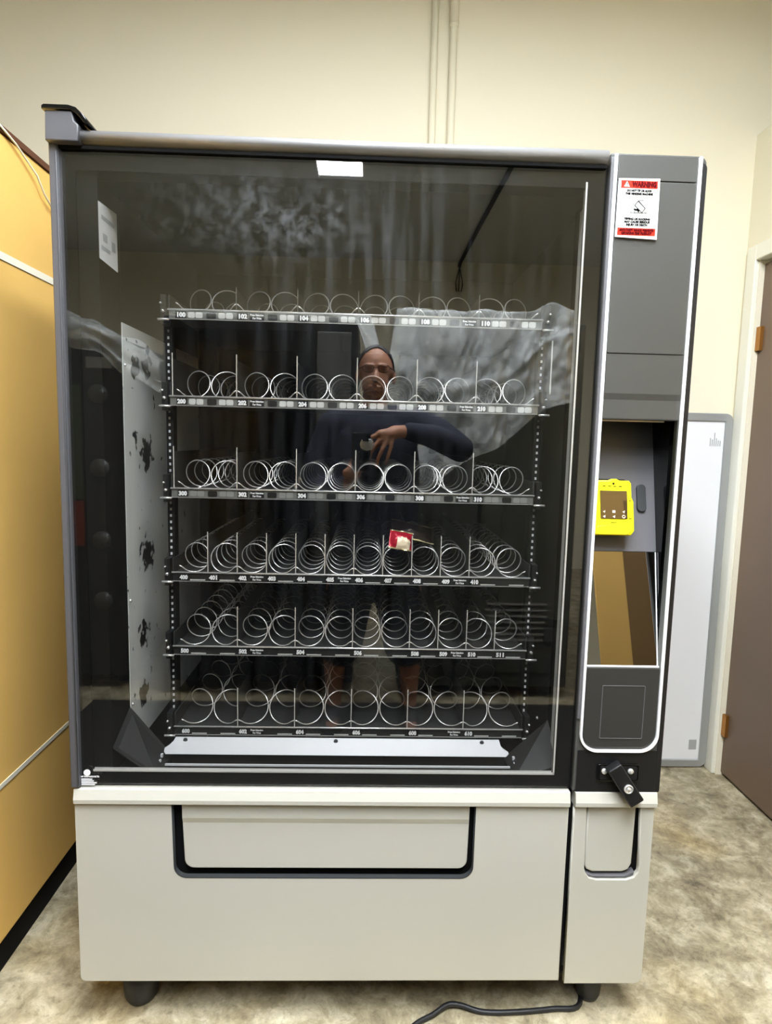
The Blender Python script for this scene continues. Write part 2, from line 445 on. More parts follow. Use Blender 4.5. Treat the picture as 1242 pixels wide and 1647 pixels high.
pts = [(X1+.006, -.15, 1.931), (X1+.008, -.06, 1.91), (X1+.012, .02, 1.875), (X1+.012, .05, 1.845), (X1+.008, .10, 1.825), (X1+.004, .2, 1.80), (X1+.003, .4, 1.77)]
MB().tube(pts, .0026, 6).build('loose_strap', 'strap', cb, True)
for y in (-.55, 0, .55): MB().box(-.33, X1-.036, y-.05, y+.05, 0, .0545).build('pallet_bearer', 'deep', cb)
MB().box(-.33, X1-.012, Y0+.01, Y1-.01, .055, .085).build('pallet_deck', 'deep', cb)
MB().box(X1-.035, X1-.015, Y0+.02, Y1-.02, .0, .056).build('pallet_side', 'deep', cb)

# ------------------------------------------------------------------ whiteboard leaning on the back wall
wb = empty('whiteboard', (.85, 1.092, 0)); tag(wb, 'white dry-erase board in a grey frame leaning beside the brown door', 'whiteboard')
bx0, bx1, bz1 = -.35, .497, 1.392
fr = flat_mesh('frame', [rrect(bx0, bx1, .004, bz1, .03), rrect(bx0+.03, bx1-.03, .034, bz1-.03, .004)], 0, .018, 'boardframe', .003)
link('frame', fr, wb); plate('writing_surface', [rrect(bx0+.028, bx1-.028, .03, bz1-.028, .002)], .006, .014, 'board', wb)
mk = MB()
for i, (h0, h1) in enumerate(((.0, .03), (0, .025), (.0, .05), (0, .03), (0, .022), (0, .02))): mk.box(.415+i*.0075, .418+i*.0075, .0046, .0058, 1.27+h0, 1.27+h1)
mk.build('printed_mark', 'mark', wb); MB().box(.425, .455, .0046, .0058, .075, .115).build('printed_mark', 'mark', wb)
wb.rotation_euler.x = -.006

# ------------------------------------------------------------------ THE VENDING MACHINE
vm = empty('vending_machine', (0, 0, 0)); tag(vm, 'large glass-front snack vending machine with silver lower panels and spiral trays', 'vending machine')
# cabinet
cab = MB()
cab.box(-.598, -.545, .034, .88, .11, 1.79).box(.42, .45, .12, .88, .11, 1.79).box(.575, .598, .12, .88, .11, 1.79)
cab.box(-.545, .598, .82, .88, .11, 1.79).box(-.545, .575, .034, .82, 1.755, 1.79).box(-.545, .575, .034, .82, .11, .18)
cab.box(.45, .575, .15, .82, .18, 1.755)
cab.build('cabinet', 'black', vm, bevel=.003)
MB().box(-.544, .419, .70, .72, .45, 1.754).build('rear_inner_wall', 'deep', vm)
MB().box(-.544, .419, .035, .70, 1.735, 1.7545).build('inner_ceiling', 'deep', vm)
MB().box(-.5445, -.53, .12, .70, .56, 1.49).build('inner_wall', 'innergrey', vm)
MB().box(-.5445, -.531, .12, .70, 1.491, 1.735).build('inner_wall', 'inner', vm)  # same wall, coloured near black to stand for darkness at its top
MB().box(.405, .4195, .12, .70, .45, 1.735).build('inner_wall', 'tray', vm)
# door frame: inner jambs, top rail, left rail, hinge cap
MB().box(-.59, -.53, .016, .115, .56, 1.755).build('door_jamb', 'inner', vm)
MB().box(.40, .419, .016, .115, .545, 1.755).build('door_jamb', 'inner', vm)
MB().box(.395, .40, .03, .07, .58, 1.72).build('gasket', 'innergrey', vm)
def arc_prof(y0, y1, z0, z1, n=10):   # half-round towards -y
    p = []
    for i in range(n+1):
        a = -PI/2 + PI*i/n
        p.append((y1 - (y1-y0)*math.cos(a)**.7 if math.cos(a) > 1e-6 else y1, (z0+z1)/2 + (z1-z0)/2*math.sin(a)))
    return p[::-1]
MB().prism_x(arc_prof(-.016, .03, 1.778, 1.809), -.547, .417).build('top_rail', 'rail', vm, True, fix=True)
MB().prism_x([(-.004, 1.779), (.03, 1.779), (.03, 1.7735), (-.004, 1.7735)][::-1], -.59, .417).build('rail_gasket', 'deep', vm, fix=True)
lr = flat_mesh('left_rail', [rrect(-.606, -.591, .545, 1.80, (.0, .0, .002, .01))], -.008, .034, 'hinge', .003); link('left_rail', lr, vm)
MB().box(-.5935, -.5895, -.004, .02, .545, 1.777).build('rail_lip', 'hinge', vm)
plate('hinge_cap', [[(-.604, 1.779), (-.546, 1.779), (-.545, 1.807), (-.552, 1.812), (-.556, 1.829), (-.603, 1.829)]], -.022, .05, 'hinge', vm, .002)
plate('hinge_cap_lid', [[(-.607, 1.8295), (-.556, 1.8295), (-.545, 1.822), (-.534, 1.809), (-.525, 1.809), (-.534, 1.822), (-.547, 1.834), (-.560, 1.8375), (-.603, 1.8375), (-.607, 1.835)]], -.026, .06, 'glossblack', vm, .0015)
# glass with printed black border
plate('glass_border', [rrect(-.591, .419, .545, 1.776), rrect(-.566, .383, .5765, 1.742, .004)], .0085, .0125, 'frit', vm)
MB().box(-.5905, .4185, .002, .008, .5455, 1.7732).build('door_glass', 'glass', vm)
MB().box(.383, .3865, .0065, .016, .575, 1.752).build('glass_edge_trim', 'chrome', vm)
MB().box(-.566, .3865, .0065, .016, .5735, .5775).build('glass_edge_trim', 'chrome', vm)
MB().box(.361, .3635, .10, .103, 1.365, 1.475).build('thin_upright', 'chrome', vm)  # slim bright metal upright by the right tray ends
# service paper stuck on the inside of the door jamb
pp = MB().add([(-.5293, .008+.008, 1.692), (-.5293, .103, 1.697), (-.5293, .103, 1.584), (-.5293, .016, 1.589)], [(0, 3, 2, 1)])
pp.cur = 1
for (a, b_, c, d_) in ((.028, .09, 1.664, 1.672), (.034, .054, 1.625, 1.640), (.074, .092, 1.618, 1.636), (.026, .066, 1.608, 1.616)): pp.add([(-.529, a, d_), (-.529, b_, d_), (-.529, b_, c), (-.529, a, c)], [(0, 3, 2, 1)])
pp.build('service_sticker', ['paper', 'mark'], vm)
# maker's emblem and address, bottom left of the glass
em = MB(); e0 = flat_mesh('emblem', [circ(-.576, .5735, .0068)], .0005, .0012, 'whiteink'); link('maker_emblem', e0, vm)
text('maker_text', 'usi international llc', .0058, -.589, .0012, .5635, 'whiteink', vm, .0001, width=.037)
for i, wd in enumerate((.022, .025, .031, .027)):
    MB().box(-.588, -.588+wd, .0005, .0012, .5585-i*.0038, .5605-i*.0038).build('maker_text', 'whiteink', vm)

# ---- trays
ZT = {1: 1.521, 2: 1.343, 3: 1.148, 4: .9645, 5: .799, 6: .613}
YF, YB = .13, .66
X0, UW = -.4255, .06372
R = .0303
def slots(row):
    out = []; i = 0
    dbl = {1: 'dddddd', 2: 'dddddd', 3: 'dddddd', 4: 'ssssssssssd', 5: 'ddddssss', 6: 'dddddd'}[row]
    for c in dbl:
        n = 2 if c == 'd' else 1
        out.append((i, n)); i += n
    return out
TURNS = {1: 4.2, 2: 5.8, 3: 7.6, 4: 10.3, 5: 8.6, 6: 5.4}
def coil_mesh(row, hand):
    T = TURNS[row]; n = 26; N = int(T*n); pts = []
    r = R if row != 1 else .0305
    for i in range(N+1):
        a = 2*PI*i/n
        ang = -2.5 + a if hand > 0 else PI + 2.5 - a
        pts.append((r*math.cos(ang), a/(2*PI)/T*(YB-YF-.02), r*math.sin(ang)))
    t0 = Vector(pts[0]); pts = [tuple(t0 + Vector((-.006*hand, -.003, .004)))] + pts
    pts += [(0, YB-YF-.012, pts[-1][2]), (0, YB-YF, 0)]
    m_ = MB().tube(pts, .0014, 6); return m_.mesh('spiral_coil', 'steel', True)
divm = MB(); divm.box(-.0006, .0006, .006, YB-YF, 0, .082); divm.cur = 1
divm.tube([(0, .003, .0), (0, .0025, .05), (0, .003, .093)], .0012, 6)
divmesh = divm.mesh('divider', ['tray', 'chrome'])
divm = MB(); divm.box(-.0006, .0006, .006, YB-YF, 0, .048); divm.cur = 1
divm.tube([(0, .003, 0), (0, .003, .052)], .0010, 6)
divlow = divm.mesh('divider', ['tray', 'strip'])
tabmesh = rrect(0, .0255, 0, .0105, .003)
for row in range(1, 7):
    z = ZT[row]; low = row > 3
    pan = MB().box(-.436, .345, YF+.004, YB, z-.006, z-.003).box(-.439, -.436, YF+.004, YB, z-.006, z+.03).box(.345, .348, YF+.004, YB, z-.006, z+.03).box(-.439, .348, YB, YB+.003, z-.006, z+.05)
    tray = pan.build('product_tray', 'tray', vm)
    tray['label'] = '%s sheet-metal tray of wire spirals' % ('topmost', 'second', 'third', 'fourth', 'fifth', 'lowest')[row-1]
    MB().tube([(-.439, YF-.001, z), (.348, YF-.001, z)], .0021, 8).build('front_wire', 'steel', tray, True)
    st = MB().box(-.437, .346, YF, YF+.003, z-.0185, z-.002); st.build('price_strip', 'stripdk' if low else 'strip', tray)  # clear plastic strips; their reflections are put in as lighter and darker greys
    MB().box(-.437, .346, YF-.0015, YF+.003, z-.0198, z-.0188).build('strip_lip', 'steel', tray)
    me = {h: coil_mesh(row, h) for h in (1, -1)}
    SL = slots(row)
    for k, (u, n) in enumerate(SL):
        xs = X0 + u*UW
        if k: link('divider', divmesh if row > 1 else divlow, tray, loc=(xs, YF, z-.003))
        elif row in (2, 3): link('divider', divmesh, tray, loc=(xs-.007, YF, z-.003))
        for j in range(n):
            h = 1 if (n == 2 and j == 0) or (n == 1 and k % 2 == 0) else -1
            link('spiral_coil', me[h], tray, loc=(xs+(j+.5)*UW, YF+.006, z-.003+R+.0018))
        num = str(row*100+u)
        MB().box(xs+.002, xs+.0245, YF-.001, YF, z-.0165, z-.0035).build('number_label', 'labelk', tray)
        text('selection_number', num, .0125, xs+.004, YF-.0014, z-.0146, 'whiteink', tray, .0007, width=.0175)
        wd = n*UW
        if k in ((1, 4) if n == 2 else (2, 9, 5)) or (row == 6 and k == 4) or (row == 2 and k == 4):
            a = xs+.028 if k != 4 else xs+wd-.036
            MB().box(a, a+.031, YF-.001, YF, z-.0172, z-.003).build('price_notice', 'labelk', tray)
            text('notice_text', 'Press Selection', .0058, a+.0015, YF-.0014, z-.0088, 'whiteink', tray, .0002, width=.028)
            text('notice_text', 'For Price', .0058, a+.0065, YF-.0014, z-.0154, 'whiteink', tray, .0002, width=.018)
            used = (a, a+.031)
        else: used = None
        if low:
            for q in range(n):
                a = xs+q*UW+.026; b_ = xs+(q+1)*UW-.005
                if used and not (b_ < used[0] or a > used[1]): continue
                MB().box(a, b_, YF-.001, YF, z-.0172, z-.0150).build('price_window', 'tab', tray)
        else:
            for (a, b_, tn) in ((.028, .042, 'tab'), (.0435, .058, 'tab'), (.066, .086, 'tab2' if False else 'labelk'), (.091, .105, 'tab'), (.1065, .121, 'tab')):
                if used and not (xs+b_ < used[0] or xs+a > used[1]): continue
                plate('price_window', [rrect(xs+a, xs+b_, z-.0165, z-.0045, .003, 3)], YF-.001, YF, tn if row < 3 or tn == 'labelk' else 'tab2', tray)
    # tray end brackets with pins
    for s, x in ((-1, -.449), (1, .358)):
        br = MB().box(x-.006, x+.006, YF, YF+.03, z-.03, z+.03); br.build('tray_bracket', 'black', tray, bevel=.001)
        MB().tube([(x-.011, YF-.003, z-.021), (x+.013, YF-.003, z-.021)], .0026, 8).tube([(x, YF-.005, z-.004), (x, YF+.005, z-.004)], .0032, 8).tube([(x+.004*s, YF-.005, z+.012), (x+.004*s, YF+.005, z+.012)], .0022, 8).build('bracket_pin', 'steel', tray, True)
# slotted uprights the trays hang on
for x in (-.449, .358):
    up = MB().box(x-.0075, x+.0075, YF+.034, YF+.06, .57, 1.525).build('slotted_upright', 'inner', vm)
    sl = MB()
    for i in range(65):
        zz = .585+i*.0142
        sl.box(x-.0022, x+.0016, YF+.032, YF+.034, zz, zz+.0055)
    sl.build('slot_row', 'alu', up)['kind'] = 'stuff'
# delivery area under the trays
dv = flat_mesh('delivery_guard', [[(-.446, .579), (-.442, .575), (.300, .575), (.307, .580), (.306, .583), (.296, .588), (.291, .592), (.288, .603), (-.426, .603), (-.430, .596), (-.437, .590), (-.446, .585)]], .088, .091, 'alu', .0005)
for v in dv.vertices: v.co.y += (v.co.z-.575)*.8-.012
dg = link('delivery_guard', dv, vm)
for x in (-.404, -.075, .249):
    MB().lathe([(.0048, 0), (.0048, .002), (.003, .0028)], (x, .0955, .5985), 14, 'y').build('rivet', 'pocket', dg, True)
MB().box(-.44, .305, .11, .118, .45, .575).build('delivery_back', 'tray', vm)
MB().box(-.42, .30, .03, .11, .448, .452).build('delivery_floor', 'deep', vm)
for s in (-1, 1):
    if s < 0: p = [(-.53, .02, .615), (-.44, .02, .55), (-.44, .115, .55), (-.53, .115, .66)]
    else: p = [(.305, .02, .55), (.40, .02, .585), (.40, .115, .64), (.305, .115, .55)]
    q = [(a, b_, c+.004) for a, b_, c in p]
    m_ = MB(); m_.hexa(p+q); m_.build('side_ramp', 'tray', vm, fix=True)
    x = -.452 if s < 0 else .318
    for i in range(4): MB().box(x-.002, x+.003, .08-i*.014, .086-i*.014, .565-i*.006, .572-i*.006).build('guide_clip', 'alu', vm)
MB().box(-.43, .30, .035, .039, .571, .5745).build('delivery_lip', 'alu', vm)
for (y, z) in ((.21, .605), (.19, .58), (.17, .59), (.15, .557), (.13, .575)): MB().sphere((.404, y, z), .004, n=8, m=6).build('wall_screw', 'steel', vm, True)
for z in (1.405, .9, .665): MB().sphere((-.529, .128, z), .0035, n=8, m=6).build('wall_screw', 'steel', vm, True)

# ---- silver lower door and column
def band(name, x0, x1):
    MB().prism_x([(-.001, .5075), (-.008, .5105), (-.009, .520), (-.004, .541), (.03, .541), (.03, .5075)][::-1], x0, x1).build(name, 'silver2', vm, fix=True, bevel=.0012)
band('silver_band', -.602, .4195); band('silver_band', .4305, .6035)
def u_notch(x0, x1, zt, zb, r, lean=.003, n=7):
    p = [(x0, zt)]
    p += [(x0+lean+r-r*math.cos(i*PI/2/n), zb+r-r*math.sin(i*PI/2/n)) for i in range(n+1)]
    p += [(x1-lean*.3-r+r*math.sin(i*PI/2/n), zb+r-r*math.cos(i*PI/2/n)) for i in range(n+1)]
    return p + [(x1, zt)]
notch = u_notch(-.406, .2235, .5065, .344, .026)
plate('lower_panel', [rrect(-.603, .4195, .106, .5065, (.012, 0, 0, 0))[:-1] + notch[::-1] + [(-.603, .5065)]], 0, .012, 'silver', vm, .0015)
# (the opening reaches the band, so the strip above the flap is closed by the band itself)
MB().box(-.42, .24, .028, .034, .33, .5065).build('flap_pocket', 'deep', vm)
fl = plate('delivery_flap', [u_notch(-.3885, .2125, .5064, .3595, .020, .005)], .0085, .02, 'silver', vm, .0022)
MB().prism_x([(.0045, .5064), (.0045, .474), (.0083, .462), (.0083, .5064)], -.386, .211).build('flap_lip', 'silver', fl, fix=True)
rim_o, rim_i = u_notch(-.4065, .224, .5064, .3435, .0265), u_notch(-.405, .2225, .5064, .3455, .025)
plate('flap_groove_edge', [rim_o + rim_i[::-1]], -.0005, .011, 'pocket', vm)
notch = [(.4575, .5065), (.460, .37), (.4625, .358), (.472, .346), (.487, .342), (.552, .342), (.568, .347), (.5765, .359), (.578, .375), (.5725, .5065)]
plate('column_lower_panel', [rrect(.4315, .6015, .0985, .5065, (0, .016, 0, 0))[:-1] + notch[::-1] + [(.4315, .5065)]], 0, .012, 'silver', vm, .0015)
MB().box(.45, .585, .028, .034, .33, .5065).build('cup_pocket', 'deep', vm)
plate('coin_return_flap', [[(.463, .5064), (.4625, .372), (.467, .361), (.48, .355), (.545, .355), (.558, .361), (.564, .374), (.5655, .5064)]], .007, .016, 'silver', vm, .003)
plate('cup_lip', [[(.463, .3555), (.48, .3485), (.55, .3485), (.57, .358), (.568, .350), (.552, .3435), (.487, .3435), (.47, .347)]], .004, .02, 'greylt', vm, .001)
MB().box(.4195, .4315, .02, .06, .106, 1.79).build('door_gap', 'deep', vm)
MB().box(-.6, .60, .036, .12, .095, .1095).build('base_rail', 'deep', vm)
# feet
for k, (x, y) in enumerate(((-.503, .075), (.514, .075), (-.503, .82), (.514, .82))):
    wd = .039 if x < 0 else .030
    MB().lathe([(wd*.55, 0), (wd*.78, .003), (wd*.92, .014), (wd, .04), (wd, .1)], (x, y, 0), 24).build('levelling_foot', 'rubber', vm, True)

# ---- selection column on the right
fo = rrect(.4245, .6075, .5415, 1.803, (.001, .001, .014, .004)); hole = rrect(.4395, .5885, .8115, 1.312)
plate('column_frame', [fo, hole], 0, .03, 'grey', vm, .003)
MB().box(.4246, .4305, -.004, .02, .70, 1.795).build('column_edge', 'greylt', vm, bevel=.002)
plate('column_base_cover', [rrect(.4305, .6068, .5418, .632, .001)], -.0015, .002, 'black', vm)
plate('column_side_strip', [rrect(.5972, .6078, .545, 1.79, (.0, .0, .01, .0))], -.002, .03, 'black', vm, .001)
tp = [(.434, 1.80), (.434, .668)] + [(.47-.036*math.cos(a), .668-.036*math.sin(a)) for a in [i*PI/16 for i in range(1, 9)]] + \
     [(.558+.036*math.sin(a), .668-.036*math.cos(a)) for a in [i*PI/16 for i in range(0, 9)]] + [(.594, 1.80)]
def offs(pts, d_):
    o = []
    for i, p in enumerate(pts):
        a = Vector(pts[max(i-1, 0)]); b_ = Vector(pts[min(i+1, len(pts)-1)]); t = (b_-a).normalized(); n_ = Vector((t.y, -t.x)); o.append(tuple(Vector(p)+n_*d_))
    return o
plate('white_trim_line', [offs(tp, .0025) + offs(tp, -.0025)[::-1]], -.006, .001, 'white', vm, .0008)
plate('column_top_panel', [rrect(.4385, .5895, 1.7545, 1.80, .003)], -.003, .002, 'grey', vm, .0012)
up = plate('column_upper_panel', [rrect(.4385, .5895, 1.438, 1.7530, .003)], -.003, .002, 'grey', vm, .0012)
MB().prism_x([(-.003, 1.4365), (-.003, 1.362), (.0, 1.350), (.06, 1.350), (.06, 1.4365)], .4385, .5895).build('column_brow', 'grey', vm, fix=True)
MB().prism_x([(.0, 1.3498), (.009, 1.334), (.022, 1.322), (.034, 1.3135), (.06, 1.3135), (.06, 1.3498)], .4385, .5895).build('shaded_brow_underside', 'deep', vm, fix=True)  # matt black stands in for the dark shading under the brow
MB().box(.4395, .576, .030, .036, 1.3095, 1.3125).build('brow_edge', 'chrome', vm)
plate('column_lower_cover', [rrect(.4385, .5895, .64, .8105, (.03, .03, .002, .002))], -.003, .002, 'greydk', vm, .0012)
plate('debossed_square', [rrect(.4725, .5615, .6595, .7735, .002), rrect(.4737, .5603, .6607, .7723, .002)], -.0042, -.002, 'greylt', vm)
plate('blank_cover', [rrect(.4742, .5598, .6612, .7718, .002)], -.0035, -.002, 'greydk', vm)
# recess
rc = empty('x')
bpy.data.objects.remove(rc)
MB().box(.4315, .4395, .012, .13, .81, 1.325).build('recess_wall', 'black', vm)
MB().box(.5885, .5945, .012, .13, .81, 1.325).build('recess_wall', 'glossblack', vm)
MB().box(.4395, .5885, .036, .13, 1.314, 1.325).build('recess_ceiling', 'black', vm)
def sloped(name, z0, y0, z1, y1, m_, x0=.4397, x1=.5883, t=.006):
    p = [(x0, y0, z0), (x1, y0, z0), (x1, y0+t, z0), (x0, y0+t, z0), (x0, y1, z1), (x1, y1, z1), (x1, y1+t, z1), (x0, y1+t, z1)]
    return MB().hexa(p).build(name, m_, vm, fix=True)
rp = sloped('reader_plate', 1.043, .050, 1.3138, .110, 'greylt')
wn = sloped('recess_window', .8135, .004, 1.042, .0495, 'window')
sloped('window_highlight', .8135, .0025, 1.042, .048, 'white', .5852, .5872, .003)  # white strips drawn as the highlight on the window's edges
MB().box(.4397, .5883, .0, .006, .8112, .8138).build('window_highlight', 'white', vm)
# card reader, tilted with the plate
cr = empty('card_reader', (0, 0, 0)); cr.parent = vm; cr['label'] = 'yellow card reader with a dark touch screen'
cr.location = (.4775, .0515, 1.131); cr.rotation_euler.x = -.22
def sub(name, loops, y0, y1, m_, bev=0.): return plate(name, loops, y0, y1, m_, cr, bev)
sub('mount', [rrect(-.037, .040, -.04, .062, .004)], -.004, .014, 'black')
sub('reader_body', [[(-.037, -.056), (.042, -.056), (.0485, -.047), (.0485, .012), (.0445, .022), (.0445, .05), (.040, .056), (.020, .056), (.014, .0595), (.004, .0595), (-.002, .056), (-.037, .056)]], -.024, -.003, 'yellow', .003)
sub('screen', [rrect(-.021, .034, -.023, .034, .001)], -.0258, -.0235, 'screen')
m_ = MB()
for x in (-.014, .006, .026):
    for z in (-.0085, -.0185):
        k = int((x+.014)/.02)*2+int(z < -.01)
        if k == 2: m_.box(x-.003, x+.003, -.0264, -.0259, z-.0025, z+.0025)
        elif k == 5:
            for a in range(10):
                t = a*PI/5; m_.box(x+.0028*math.cos(t)-.0007, x+.0028*math.cos(t)+.0007, -.0264, -.0259, z+.0028*math.sin(t)-.0007, z+.0028*math.sin(t)+.0007)
        else: m_.add([(x-.003, -.0262, z), (x+.0015, -.0262, z-.003), (x+.0025, -.0262, z+.0025), (x, -.0262, z+.001)], [(0, 1, 2, 3)])
m_.build('screen_icons', 'icon', cr)['kind'] = 'stuff'
sub('scoop', [[(-.034, -.0555), (.034, -.0555), (.042, -.046), (.038, -.041), (.02, -.0375), (-.005, -.036), (-.022, -.0375), (-.034, -.041)]], -.0265, -.022, 'yellow_shade', .001)  # darker yellow stands in for shade in the scoop's hollow
MB().lathe([(.0022, 0), (.0022, .001)], (.007, -.024, .049), 12, 'y').build('camera_dot', 'ink', cr)
m_ = MB()
for x in (-.012, -.001, .010, .021): m_.box(x-.003, x+.003, -.0247, -.024, .043, .0443)
m_.box(.0, .012, -.0247, -.024, -.0315, -.0305); m_.box(.037, .043, -.0247, -.024, -.0225, -.0212); m_.box(.0395, .0415, -.0247, -.024, .013, .0155)
m_.build('reader_print', 'ink', cr)['kind'] = 'stuff'
sl_ = MB().box(.541, .561, 0, .006, 0, .062); 
so = plate('rubber_slot', [rrect(-.0095, .0095, -.029, .029, .0085)], -.008, -.001, 'pocket', vm, .0015, loc=(.5585, .0765, 1.152)); so.rotation_euler.x = -.22
# lock with T-handle
lp = plate('lock_plate', [rrect(.4725, .5605, .5675, .6045, .005)], -.006, -.001, 'glossblack', vm, .0012)
plate('lock_recess', [rrect(.4775, .5555, .5715, .6005, .004)], -.0075, -.0055, 'black', lp)
for x in (.486, .541): MB().lathe([(.0065, 0), (.006, .003), (.0035, .0045)], (x, -.007, .5905), 14, 'y').build('lock_screw', 'steel', lp, True)
MB().lathe([(.012, 0), (.012, .012)], (.518, -.006, .578), 20, 'y').build('lock_spindle', 'black', lp, True)
hd = plate('lock_handle', [rrect(-.0155, .0155, -.047, .047, .003)], -.032, -.010, 'black', lp, .0025, loc=(.524, 0, .571)); hd.rotation_euler.y = -.60
MB().lathe([(.0095, 0), (.0095, .004), (.0075, .0055), (.0072, .003), (.004, .0035), (.0038, .005)], (.528, -.031, .566), 18, 'y').build('key_cylinder', 'steel', lp, True)
# warning sticker
ws = plate('warning_sticker', [[(.4395, 1.7555), (.5175, 1.757), (.5185, 1.648), (.4385, 1.651)]], -.0074, -.0068, 'paper', vm)
cx = .4795; yy = -.0076
MB().box(.4445, .5135, yy-.0003, yy+.0003, 1.739, 1.752).build('red_band', 'red', ws)
MB().box(.4425, .5145, yy-.0003, yy+.0003, 1.6545, 1.6675).build('red_band', 'red', ws)
text('sticker_text', 'WARNING', .0125, .4655, yy-.0008, 1.7413, 'darkred', ws, .0009, width=.0465)
MB().add([(.4495, yy-.0009, 1.7405), (.4605, yy-.0009, 1.7405), (.455, yy-.0009, 1.7505)], [(0, 1, 2)]).build('warning_triangle', 'whiteink', ws)
text('sticker_text', '!', .0085, .4542, yy-.0013, 1.7415, 'ink', ws, .0002)
for i, (s_, wd) in enumerate((('DO NOT TIP OR ROCK', .047), ('THIS VENDING MACHINE', .052))): text('sticker_text', s_, .0052, cx, yy-.0003, 1.7325-i*.0055, 'ink', ws, .0003, 'CENTER', width=wd)
for i, (s_, wd) in enumerate((('TIPPING OR ROCKING', .049), ('MAY CAUSE SERIOUS', .048), ('INJURY OR DEATH', .040))): text('sticker_text', s_, .0052, cx-.001, yy-.0003, 1.682-i*.0052, 'ink', ws, .0003, 'CENTER', width=wd)
for i, (s_, wd) in enumerate((('ANTI-THEFT DEVICE PREVENTS', .066), ('OBTAINING FREE PRODUCT', .058))): text('sticker_text', s_, .0056, cx-.001, yy-.0008, 1.6618-i*.0056, 'darkred', ws, .0005, 'CENTER', width=wd)
plate('pictogram_ring', [circ(cx, 1.706, .0185), circ(cx, 1.706, .0174)], yy-.0003, yy+.0003, 'mark', ws)
def stroke(m2, pts, t):
    for a, b_ in zip(pts[:-1], pts[1:]):
        a = Vector(a); b_ = Vector(b_); d2 = (b_-a).normalized(); n_ = Vector((-d2.y, d2.x))*t
        m2.add([(a.x+n_.x, yy-.0006, a.y+n_.y), (a.x-n_.x, yy-.0006, a.y-n_.y), (b_.x-n_.x, yy-.0006, b_.y-n_.y), (b_.x+n_.x, yy-.0006, b_.y+n_.y)], [(0, 1, 2, 3)])
m_ = MB()
stroke(m_, [(.4785, 1.716), (.4722, 1.708), (.4865, 1.6955), (.4925, 1.7035), (.4785, 1.716)], .0006)
stroke(m_, [(.4785, 1.716), (.483, 1.7175), (.4885, 1.717)], .0005); stroke(m_, [(.464, 1.695), (.496, 1.695)], .0005)
stroke(m_, [(.4705, 1.7015), (.4755, 1.7005), (.4815, 1.6985)], .0013); stroke(m_, [(.477, 1.7025), (.4805, 1.6965)], .0012); stroke(m_, [(.4735, 1.7005), (.472, 1.6955)], .0005)
for (x, z) in ((.4665, 1.709), (.469, 1.7105), (.466, 1.705), (.467, 1.7)): stroke(m_, [(x, z), (x+.0015, z-.001)], .0005)
m_.build('pictogram', 'ink', ws)

# snack packets lying on the spirals of the fourth tray
def packet(name, cx_, cy_, cz_, wx, wz, rot, mats, label, seed):
    rnd = random.Random(seed)
    def fn(u, v, s):
        b_ = max(0, math.sin(PI*min(max((u-.06)/.88, 0), 1)))**.5 * max(0, math.sin(PI*min(max((v-.1)/.8, 0), 1)))**.45
        x = (u-.5)*wx; zz = (v-.5)*wz
        w_ = .0022*noise.noise(Vector((u*6+seed, v*6, s)))
        return (x, s*(.001+b_*.011)+w_, zz+.002*noise.noise(Vector((u*4, v*3+seed, 0))))
    m_ = MB(); m_.grid(lambda u, v: fn(u, v, -1), 22, 16); m_.cur = 0; m_.grid(lambda u, v: fn(u, v, 1), 22, 16)
    o = m_.build(name, mats, None, True, loc=(cx_, cy_, cz_)); o.rotation_euler = rot
    for p in o.data.polygons:
        c = p.center; u = c.x/wx+.5; v = c.z/wz+.5
        if len(mats) > 2 and .34 < u < .92 and v < .62-.3*abs(u-.55) and v > .06: p.material_index = 1
        if v > .93 or v < .05: p.material_index = len(mats)-1
    tag(o, label, 'snack packet', 'snack packets on the spirals'); return o
packet('snack_packet', .060, .155, 1.040, .052, .044, (-.5, .18, .1), ['snackred', 'snackcream', 'foil'], 'small red and cream foil snack packet on a fourth-tray spiral', 3)
packet('snack_packet', .088, .185, 1.056, .10, .055, (-.95, .22, .1), ['snackdark', 'foil'], 'dark foil snack packet with gold crimped ends behind the red packet', 9)

# power cord from under the machine
cpts = [(.53, .30, .006), (.51, .16, .006), (.487, .045, .0065), (.42, .032, .006), (.323, .024, .006), (.26, .026, .006), (.215, .036, .012), (.186, .037, .012), (.15, .018, .006), (.11, -.005, .006), (.05, -.06, .006), (-.02, -.14, .006), (-.06, -.25, .006)]
def smooth_path(p, n=6):
    p = [Vector(a) for a in p]; o = []
    for i in range(len(p)-1):
        a, b_, c, d_ = p[max(i-1, 0)], p[i], p[i+1], p[min(i+2, len(p)-1)]
        for k in range(n):
            t = k/n; o.append(.5*((2*b_)+(c-a)*t+(2*a-5*b_+4*c-d_)*t*t+(3*b_-a-3*c+d_)*t**3))
    return o+[p[-1]]
tag(MB().tube(smooth_path(cpts), .0055, 10).build('power_cord', 'rubber', None, True), 'black power cord lying on the floor in front of the machine', 'cord')
